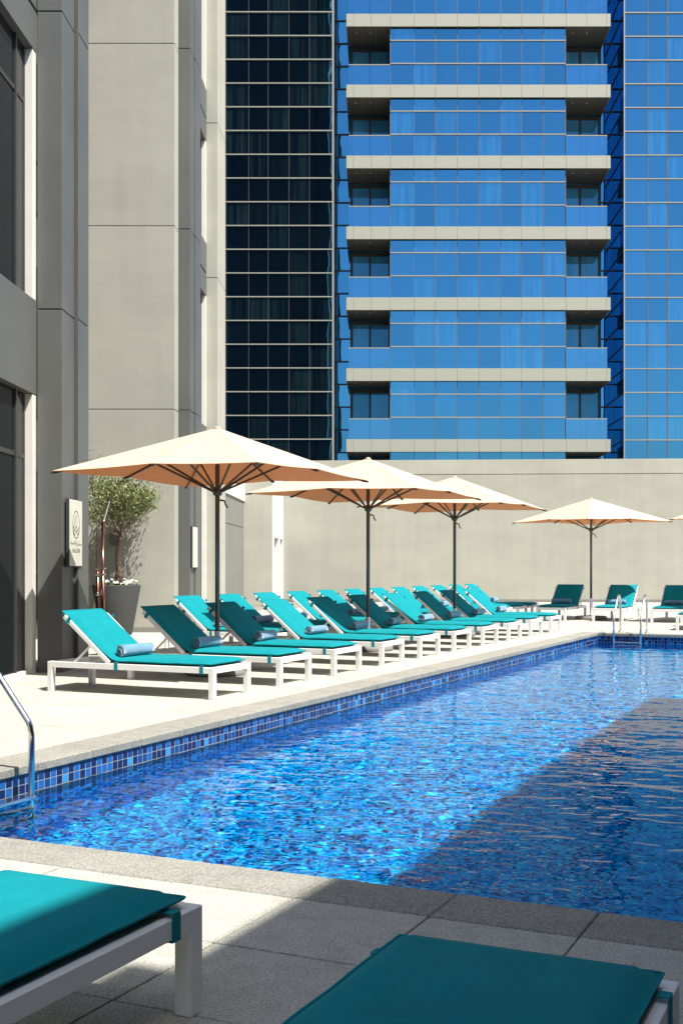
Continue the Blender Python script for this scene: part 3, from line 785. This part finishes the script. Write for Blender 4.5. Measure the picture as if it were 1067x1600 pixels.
def lounger(t, s, rot, label, group, towel=None, ti=0, jitter=True, flat=False):
    u, p = (used_flat, proto_flat) if flat else (used, proto)
    o = copy_tree(p) if u[0] else p
    u[0] = True
    j = rnd.uniform(-1.1, 1.1) if jitter else 0
    o.location = P(t, s, 0); o.rotation_euler = (0, 0, rot + R(j)); tag(o, label, 'sun lounger', group)
    if towel:
        loc = o.location + Matrix.Rotation(rot + R(j), 3, 'Z') @ Vector((HX+0.105, LW*0.47 + rnd.uniform(-.03, .03), RT+0.062+0.062))
        tw = link('rolled_towel', TOW[ti % 4], None, loc=loc, rot=(0, rnd.uniform(-2, 2), rot + R(rnd.uniform(-7, 7))))
        tag(tw, towel, 'towel', 'rolled blue towels on the loungers')
    return o
GR = 'teal sun loungers around the pool'
look = ['backrest in full sun nearest the camera', 'dark in umbrella shade', 'dark in shade beside the nearest umbrella pole', 'bright backrest between two shaded ones', 'dark in shade before the middle umbrella', 'dark in shade past the middle umbrella', 'bright backrest between the middle and third umbrella', 'dark in shade before the third umbrella', 'dark in shade beside the third umbrella pole', 'bright backrest at the far end']
for i in range(10):
    lounger(-8.14, 9.52 + 1.388*i, ROT_T, '%s lounger of the poolside row, %s' % (ORD[i], look[i]), GR, 'rolled blue towel on the %s lounger of the poolside row' % ORD[i], i)
for i in range(12):
    lounger(-10.4, 14.88 + 1.226*i, ROT_T, '%s teal lounger counted from the near end of the rear row' % ORD[i], GR, 'rolled blue towel on the %s lounger of the rear row' % ORD[i], i+1)
fl = ['left of the far umbrella pole', 'right of the far umbrella pole, behind the ladder', 'at the right edge beyond the far ladder']
for i in range(3):
    lounger(-7.84 + 1.39*i, 29.02, ROT_B, 'teal lounger facing the pool %s' % fl[i], GR, 'rolled blue towel on the lounger %s' % fl[i], i+2)
lounger(-3.96, 25.92, ROT_B, 'teal lounger closest to the far pool edge, cut by the right frame', GR)
lounger(-1.86, 2.86-LL, ROT_S, 'foreground lounger at lower left, teal cushion half in sun', GR, jitter=False, flat=True)
lounger(-0.455, 2.80-LL, ROT_S, 'foreground lounger at bottom right, teal cushion wholly in shade', GR, jitter=False, flat=True)

# ------------------------------------------------------------------ umbrellas
def make_umbrella():
    u = thing('patio_umbrella', 'x', 'umbrella')
    AP, RC, RM, ZC, ZM, HZ = 3.04, 1.96, 1.38, 2.45, 2.488, 2.25
    MB().lathe([(0.02, 0), (0.39, 0), (0.40, 0.02), (0.39, 0.075), (0.37, 0.085), (0.04, 0.09)], 36).build('base', M['base'], u)
    MB().lathe([(0.055, 0.088), (0.055, 0.11), (0.036, 0.12), (0.036, 0.52), (0.031, 0.53)], 20).build('sleeve', M['chrome'], u)
    MB().tube([(0, 0, 0.5), (0, 0, AP-0.02)], 0.029, 16).build('pole', M['pole'], u)
    MB().lathe([(0.03, HZ-0.05), (0.055, HZ-0.04), (0.06, HZ+0.03), (0.03, HZ+0.05)], 16).build('hub', M['rib'], u)
    MB().lathe([(0.03, AP-0.03), (0.05, AP-0.02), (0.035, AP+0.012), (0.0, AP+0.02)], 16).build('finial', M['canopy'], u)
    cr = MB(); cr.tube([(0.03, 0, HZ-0.10), (0.09, 0, HZ-0.11), (0.10, 0.0, HZ-0.15), (0.13, 0.02, HZ-0.19)], 0.011, 8); cr.build('crank', M['black'], u)
    tips = []
    for k in range(8):
        a = R(45*k); r, z = (RC, ZC) if k % 2 == 0 else (RM, ZM)
        tips.append(Vector((r*math.cos(a), r*math.sin(a), z)))
    apex = Vector((0, 0, AP))
    b = MB(); nr, na = 10, 8; vd = {}
    def vert(k, i, j):
        p0, p1 = tips[k], tips[(k+1) % 8]; u_ = j/na; rr = i/nr
        e = p0.lerp(p1, u_); bow = math.sin(math.pi*u_)
        e = e*(1 - 0.004*bow); e.z -= 0.0
        q = apex.lerp(Vector((e.x, e.y, e.z)), rr)
        q.z -= 0.022*bow*math.sin(math.pi*rr)*rr
        key = (round(q.x, 5), round(q.y, 5), round(q.z, 5))
        if key not in vd: vd[key] = b.bm.verts.new(q)
        return vd[key]
    for k in range(8):
        for i in range(nr):
            for j in range(na):
                vs = [vert(k, i, j), vert(k, i+1, j), vert(k, i+1, j+1), vert(k, i, j+1)]
                un = []
                for w in vs:
                    if w not in un: un.append(w)
                if len(un) >= 3: f = b.bm.faces.new(un); f.smooth = False
        # hem
        for j in range(na):
            p, q = vert(k, nr, j).co.copy(), vert(k, nr, j+1).co.copy()
            b.poly([p, q, q*0.985 - Vector((0, 0, 0.028 - 0.015*q.z*0)), p*0.985 - Vector((0, 0, 0.028))]) if 0 else None
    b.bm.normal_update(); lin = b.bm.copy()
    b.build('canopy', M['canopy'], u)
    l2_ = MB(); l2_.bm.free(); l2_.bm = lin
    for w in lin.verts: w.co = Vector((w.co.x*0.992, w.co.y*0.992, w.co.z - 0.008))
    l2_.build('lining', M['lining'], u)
    for k in range(8):
        tp = tips[k]; dirn = (tp-apex)
        MB().bar(apex + dirn*0.03 - Vector((0, 0, 0.038)), apex + dirn*0.985 - Vector((0, 0, 0.028)), 0.018, 0.026, bevel=0.002).build('rib', M['rib'], u)
        f = 0.52 if k % 2 == 0 else 0.60
        MB().bar(Vector((0.045*math.cos(R(45*k)), 0.045*math.sin(R(45*k)), HZ)), apex + dirn*f - Vector((0, 0, 0.04)), 0.018, 0.026, bevel=0.002).build('strut', M['rib'], u)
        MB().box((-0.04, -0.018, -0.02), (0.02, 0.018, 0.004), 0.003).build('rib_cap', M['black'], u, loc=tp + Vector((0, 0, -0.012)), rot=(0, 0.2, R(45*k)))
    freeze(u); return u
um = make_umbrella()
ul = ['peach square umbrella nearest the camera, second lounger in its shade', 'peach square umbrella second from the camera, middle of the picture', 'peach square umbrella third from the camera beside the poolside row', 'pale square umbrella alone before the far wall', 'pale umbrella at the right edge with only its corner showing']
A45 = R(45) - TH
upos = [((-2.03, 13.9), A45), ((-0.223, 17.85), A45), ((1.38, 21.5), A45), ((5.24, 28.3), R(-13)), ((8.72, 26.8), R(8))]
for i, ((x, y), a) in enumerate(upos):
    o = um if i == 0 else copy_tree(um)
    o.location = (x, y, 0); o.rotation_euler = (0, 0, a); tag(o, ul[i], 'umbrella', 'square umbrellas shading the loungers')

# ------------------------------------------------------------------ pool ladders
def make_ladder():
    """local x runs away from the pool across the deck, local y along the edge; origin on the edge at deck height"""
    l = thing('pool_ladder', 'x', 'ladder')
    def rail():
        pts = [(-0.18, -1.0), (-0.18, 0.22)]
        def arc(c, r, a0, a1, n=7): return [(c[0]+r*math.cos(R(a0+(a1-a0)*i/n)), c[1]+r*math.sin(R(a0+(a1-a0)*i/n))) for i in range(n+1)]
        pts += [(-0.178, 0.25), (-0.170, 0.285), (-0.155, 0.315)]
        pts += [(0.10, 0.615), (0.155, 0.675)] + [(0.205, 0.722), (0.25, 0.745), (0.30, 0.752), (0.36, 0.735), (0.41, 0.69), (0.435, 0.63), (0.44, 0.56)]
        pts += [(0.44, 0.3), (0.44, 0.004)]
        return pts
    for y in (-0.265, 0.265):
        r = MB().tube([(p[0], 0, p[1]) for p in rail()], 0.0215, 14).build('rail', M['chrome'], l, loc=(0, y, 0))
        MB().lathe([(0.022, 0.001), (0.05, 0.004), (0.047, 0.014), (0.022, 0.022)], 18, (0.44, 0, 0)).build('deck_flange', M['chrome'], r)
    for z in (-0.165, -0.42, -0.68):
        MB().box((-0.225, -0.265, z-0.012), (-0.135, 0.265, z+0.012), 0.004).build('step', M['chrome'], l)
    freeze(l); return l
ld = make_ladder()
ld.location = P(TL, 5.50); ld.rotation_euler = (0, 0, R(180) - TH); tag(ld, 'steel pool ladder at the left edge of the picture', 'ladder', 'steel pool ladders')
l2 = copy_tree(ld); l2.location = P(-4.61, S1); l2.rotation_euler = (0, 0, R(90) - TH); tag(l2, 'steel pool ladder at the far end of the pool', 'ladder', 'steel pool ladders')

# ------------------------------------------------------------------ planter with olive tree and flowers
PC = Vector((-5.17, 21.95, 0))
pot = tag(MB().lathe([(0.0, 0.0), (0.29, 0.0), (0.30, 0.02), (0.465, 0.95), (0.465, 0.97), (0.43, 0.97), (0.425, 0.90), (0.0, 0.90)], 48).build('planter', M['pot'], loc=PC), 'tall tapered dark grey planter against the beige wall', 'planter')
so = MB().lathe([(0.0, 0.03), (0.41, 0.0)], 24).build('soil', M['soil'], pot, loc=(0, 0, 0.905))
tr = thing('olive_tree', 'small olive tree with silvery crown growing in the dark planter', 'tree', PC + Vector((0.03, 0, 0.93)))
rt = random.Random(11)
tk = MB(); tips_ = []
tk.tube([(0, 0, 0), (0.02, 0, 0.3), (-0.01, 0.02, 0.6), (0.03, 0.0, 0.85), (0.05, 0, 1.08)], [0.085, 0.062, 0.055, 0.058, 0.06], 12)
def branch(p, d, L, r, lev):
    pts = [p]; dd = d.copy()
    for i in range(4):
        dd = (dd + Vector((rt.uniform(-.25, .25), rt.uniform(-.25, .25), rt.uniform(-.05, .22)))).normalized()
        pts.append(pts[-1] + dd*L/4)
    tk.tube(pts, [r*(1-0.16*i) for i in range(5)], 6, caps=False)
    if lev >= 2:
        tips_.append((pts[2], dd)); tips_.append((pts[3], dd)); tips_.append((pts[4], dd)); return
    for i in range(4 if lev == 0 else 4):
        q = pts[rt.choice([2, 3, 4])]; a = rt.uniform(0, 6.28)
        nd = (dd*0.7 + Vector((math.cos(a), math.sin(a), rt.uniform(-0.15, 0.6)))*0.8).normalized()
        branch(q, nd, L*rt.uniform(0.55, 0.75), r*0.5, lev+1)
for a in range(8):
    an = R(45*a + rt.uniform(-18, 18)); up_ = rt.uniform(0.35, 1.1)
    branch(Vector((0.05, 0, rt.uniform(0.98, 1.08))), Vector((math.cos(an), math.sin(an), up_)).normalized(), rt.uniform(0.48, 0.66), 0.024, 0)
branch(Vector((0.0, 0, 1.05)), Vector((-0.35, 0, 1)).normalized(), 0.8, 0.02, 0)
for (sx, h) in ((-0.72, 1.5), (-0.62, 1.3), (-0.1, 0.8), (0.25, 0.75)):      # long upright shoots
    b0 = Vector((sx*0.5, rt.uniform(-.1, .1), 1.55)); pts = [b0 + Vector(((sx*0.5)*min(1, i/3), rt.uniform(-.02, .02), h*i/6)) for i in range(7)]
    tk.tube(pts, [0.008-0.0009*i for i in range(7)], 5, caps=False)
    for i in range(2, 7): tips_.append((pts[i], Vector((0, 0, 1)), 0.10, 7))
tk.build('trunk', M['bark'], tr)
lf = MB()
def leaf(p, d, L, w):
    side = d.cross(Vector((rt.uniform(-1, 1), rt.uniform(-1, 1), rt.uniform(-1, 1)))).normalized()*w
    m_ = p + d*L*0.5; e = p + d*L
    lf.poly([p, m_ + side, e, m_ - side])
for tp in tips_:
    p, d = tp[0], tp[1]; spread = tp[2] if len(tp) > 2 else 0.20; cnt = tp[3] if len(tp) > 3 else 26
    for k in range(cnt):
        off = Vector((rt.gauss(0, spread*0.5), rt.gauss(0, spread*0.5), rt.gauss(0, spread*0.5)))
        dl = (d*0.5 + Vector((rt.uniform(-1, 1), rt.uniform(-1, 1), rt.uniform(-0.5, 1)))).normalized()
        leaf(p + off, dl, rt.uniform(0.045, 0.08), rt.uniform(0.008, 0.0135))
kind(lf.build('crown', M['leaf'], tr), 'stuff')
fwt = thing('white_flowers', 'white bedding flowers round the olive trunk in the planter', 'flowers', PC + Vector((0, 0, 0.92)))
pe, fo = MB(), MB()
for k in range(75):
    a = rt.uniform(0, 6.28); r = 0.40*math.sqrt(rt.random()); c = Vector((r*math.cos(a), r*math.sin(a), 0.05 + 0.09*rt.random() + 0.04*(1-r/0.4)))
    nrm = Vector((rt.uniform(-.7, .7), rt.uniform(-1.0, .4), 1)).normalized(); t1 = nrm.orthogonal().normalized(); t2 = nrm.cross(t1)
    for q in range(5):
        a0 = 2*math.pi*q/5; d1 = t1*math.cos(a0) + t2*math.sin(a0); d2 = t1*math.cos(a0+0.55) + t2*math.sin(a0+0.55); d3_ = t1*math.cos(a0-0.55) + t2*math.sin(a0-0.55)
        pe.poly([c, c + d2*0.026 + nrm*0.006, c + d1*0.038 + nrm*0.002, c + d3_*0.026 + nrm*0.006])
for k in range(500):
    a = rt.uniform(0, 6.28); r = 0.42*math.sqrt(rt.random()); c = Vector((r*math.cos(a), r*math.sin(a), 0.0 + 0.09*rt.random()))
    d = Vector((rt.uniform(-1, 1), rt.uniform(-1, 1), rt.uniform(0, 1))).normalized(); s_ = d.cross(Vector((0, 0, 1)) + d*0.1).normalized()
    fo.poly([c, c + d*0.022 + s_*0.013, c + d*0.05, c + d*0.022 - s_*0.013])
kind(pe.build('petals', M['petal'], fwt), 'stuff'); kind(fo.build('foliage', M['flower_leaf'], fwt), 'stuff')

# ------------------------------------------------------------------ outdoor shower, signs, wall lamp
sh = thing('outdoor_shower', 'slim twin tube outdoor shower with tilted head beside the planter', 'shower', (-4.20, 16.9, 0))
MB().box((-0.16, -0.12, 0), (0.16, 0.12, 0.012), 0.003).build('base_plate', M['chrome'], sh)
MB().tube([(-0.062, 0, 0.01), (-0.062, 0, 1.30), (-0.062, 0, 1.301), (-0.062, 0, 1.95)], [0.024, 0.024, 0.013, 0.013], 14).build('column', M['copper'], sh)
MB().tube([(0.018, 0, 0.01), (0.018, 0, 1.30), (0.018, 0, 1.301), (0.018, 0, 1.98), (0.03, 0, 2.03)], [0.030, 0.030, 0.020, 0.020, 0.018], 14).build('column', M['copper'], sh)
MB().box((-0.09, -0.034, 1.20), (0.052, 0.032, 1.225), 0.004).build('clamp', M['chrome'], sh); MB().box((-0.09, -0.034, 1.29), (0.052, 0.032, 1.31), 0.004).build('clamp', M['chrome'], sh)
MB().lathe([(0.018, -0.03), (0.026, -0.02), (0.026, 0.02), (0.018, 0.03)], 12).build('tap', M['chrome'], sh, loc=(-0.055, -0.035, 0.92), rot=(R(90), 0, 0))
hd = MB(); hd.bar((0.02, 0, 2.0), (0.11, 0.02, 2.32), 0.05, 0.014, (1, 0, 0), 0.004); hd.build('shower_head', M['chrome'], sh)

def sign(name, label, x, y0, y1, z0, z1, letters):
    """panel standing on a pillar's side, facing the pool (+x)"""
    s_ = thing(name, label, 'sign', (x, (y0+y1)/2, (z0+z1)/2)); w, h = (y1-y0)/2, (z1-z0)/2
    MB().box((-0.045, -w-0.012, -h-0.012), (-0.002, w+0.012, h+0.012), 0.003).build('frame', M['ink'], s_)
    MB().box((-0.03, -w, -h), (0.004, w, h), 0.002).build('face', M['sign_face'], s_)
    def rib(pts, wd, nm, m):
        b = MB()
        for (a, c) in zip(pts[:-1], pts[1:]):
            a, c = Vector((0, *a)), Vector((0, *c)); d = (c-a).normalized(); n_ = Vector((0, -d.z, d.y))*wd/2
            a2, c2 = a - d*wd*0.3, c + d*wd*0.3
            b.poly([a2 - n_, c2 - n_, c2 + n_, a2 + n_])
        return b.build(nm, m, s_, loc=(0.0062, 0, 0))
    if not letters: return
    ov = [(0.155*math.sin(2*math.pi*i/40)*(1-0.10*math.cos(2*math.pi*i/40)), 0.11 + 0.175*math.cos(2*math.pi*i/40)) for i in range(41)]
    rib(ov, 0.010, 'logo_ring', M['ink'])
    rib([(-0.10, 0.06), (-0.085, 0.12), (-0.04, 0.185), (0.02, 0.235)], 0.010, 'logo_sail', M['ink']); rib([(0.02, 0.235), (0.015, 0.16), (0.012, 0.09)], 0.006, 'logo_mast', M['ink'])
    for dz in (0.07, 0.015):
        rib([(-0.15+0.30*i/24, dz + 0.028*math.cos(4*math.pi*i/24) - 0.01) for i in range(25)], 0.011, 'logo_wave', M['ink'])
    rib([(-0.26, -0.135), (-0.20, -0.14), (-0.14, -0.135), (-0.05, -0.14), (0.0, -0.13)], 0.012, 'arabic_stroke', M['ink_soft']); rib([(0.04, -0.145), (0.10, -0.15), (0.17, -0.142), (0.25, -0.148)], 0.012, 'arabic_stroke', M['ink_soft'])
    for q in (-0.22, -0.12, -0.03, 0.02, 0.08, 0.16): rib([(q, -0.135), (q+0.006, -0.10 - 0.01*math.sin(q*40))], 0.010, 'arabic_stroke', M['ink_soft'])
    rib([(0.0, -0.165), (0.02, -0.165)], 0.014, 'arabic_dot', M['ink_soft']); rib([(-0.08, -0.105), (-0.06, -0.105)], 0.014, 'arabic_dot', M['ink_soft'])
    tc = bpy.data.curves.new('lettering', 'FONT'); tc.body = letters; tc.size = 0.075; tc.align_x = 'CENTER'; tc.align_y = 'CENTER'; tc.extrude = 0.001
    tc.materials.append(M['ink_soft'])
    tmp = bpy.data.objects.new('tmp_text', tc); col.objects.link(tmp)
    bpy.context.view_layer.update(); dg = bpy.context.evaluated_depsgraph_get()
    me = bpy.data.meshes.new_from_object(tmp.evaluated_get(dg)); bpy.data.objects.remove(tmp); bpy.data.curves.remove(tc)
    me.name = 'lettering'; me.materials.clear(); me.materials.append(M['ink_soft'])
    to = link('lettering', me, s_); to.location = (0.0065, 0.0, -0.225); to.rotation_euler = (R(90), 0, R(90))
sign('wall_sign', 'cream sign with a round sail and wave emblem on the near pillar', -3.935, 14.2, 14.78, 1.335, 2.18, 'WELCOME')
sign('wall_sign', 'small blank looking cream sign on the far grey pillar', -3.9, 23.24, 23.82, 1.31, 2.15, '')
wl = thing('wall_lamp', 'grey box wall lamp behind the olive trunk', 'lamp', (-5.37, 22.66, 1.88))
MB().lathe([(0.075, -0.13), (0.08, -0.125), (0.065, 0.125), (0.06, 0.13)], 4, (0, 0, 0), False).build('shade', M['lamp_grey'], wl, rot=(0, 0, R(45))); MB().box((-0.03, 0.03, -0.05), (0.03, 0.06, 0.05)).build('bracket', M['black'], wl)
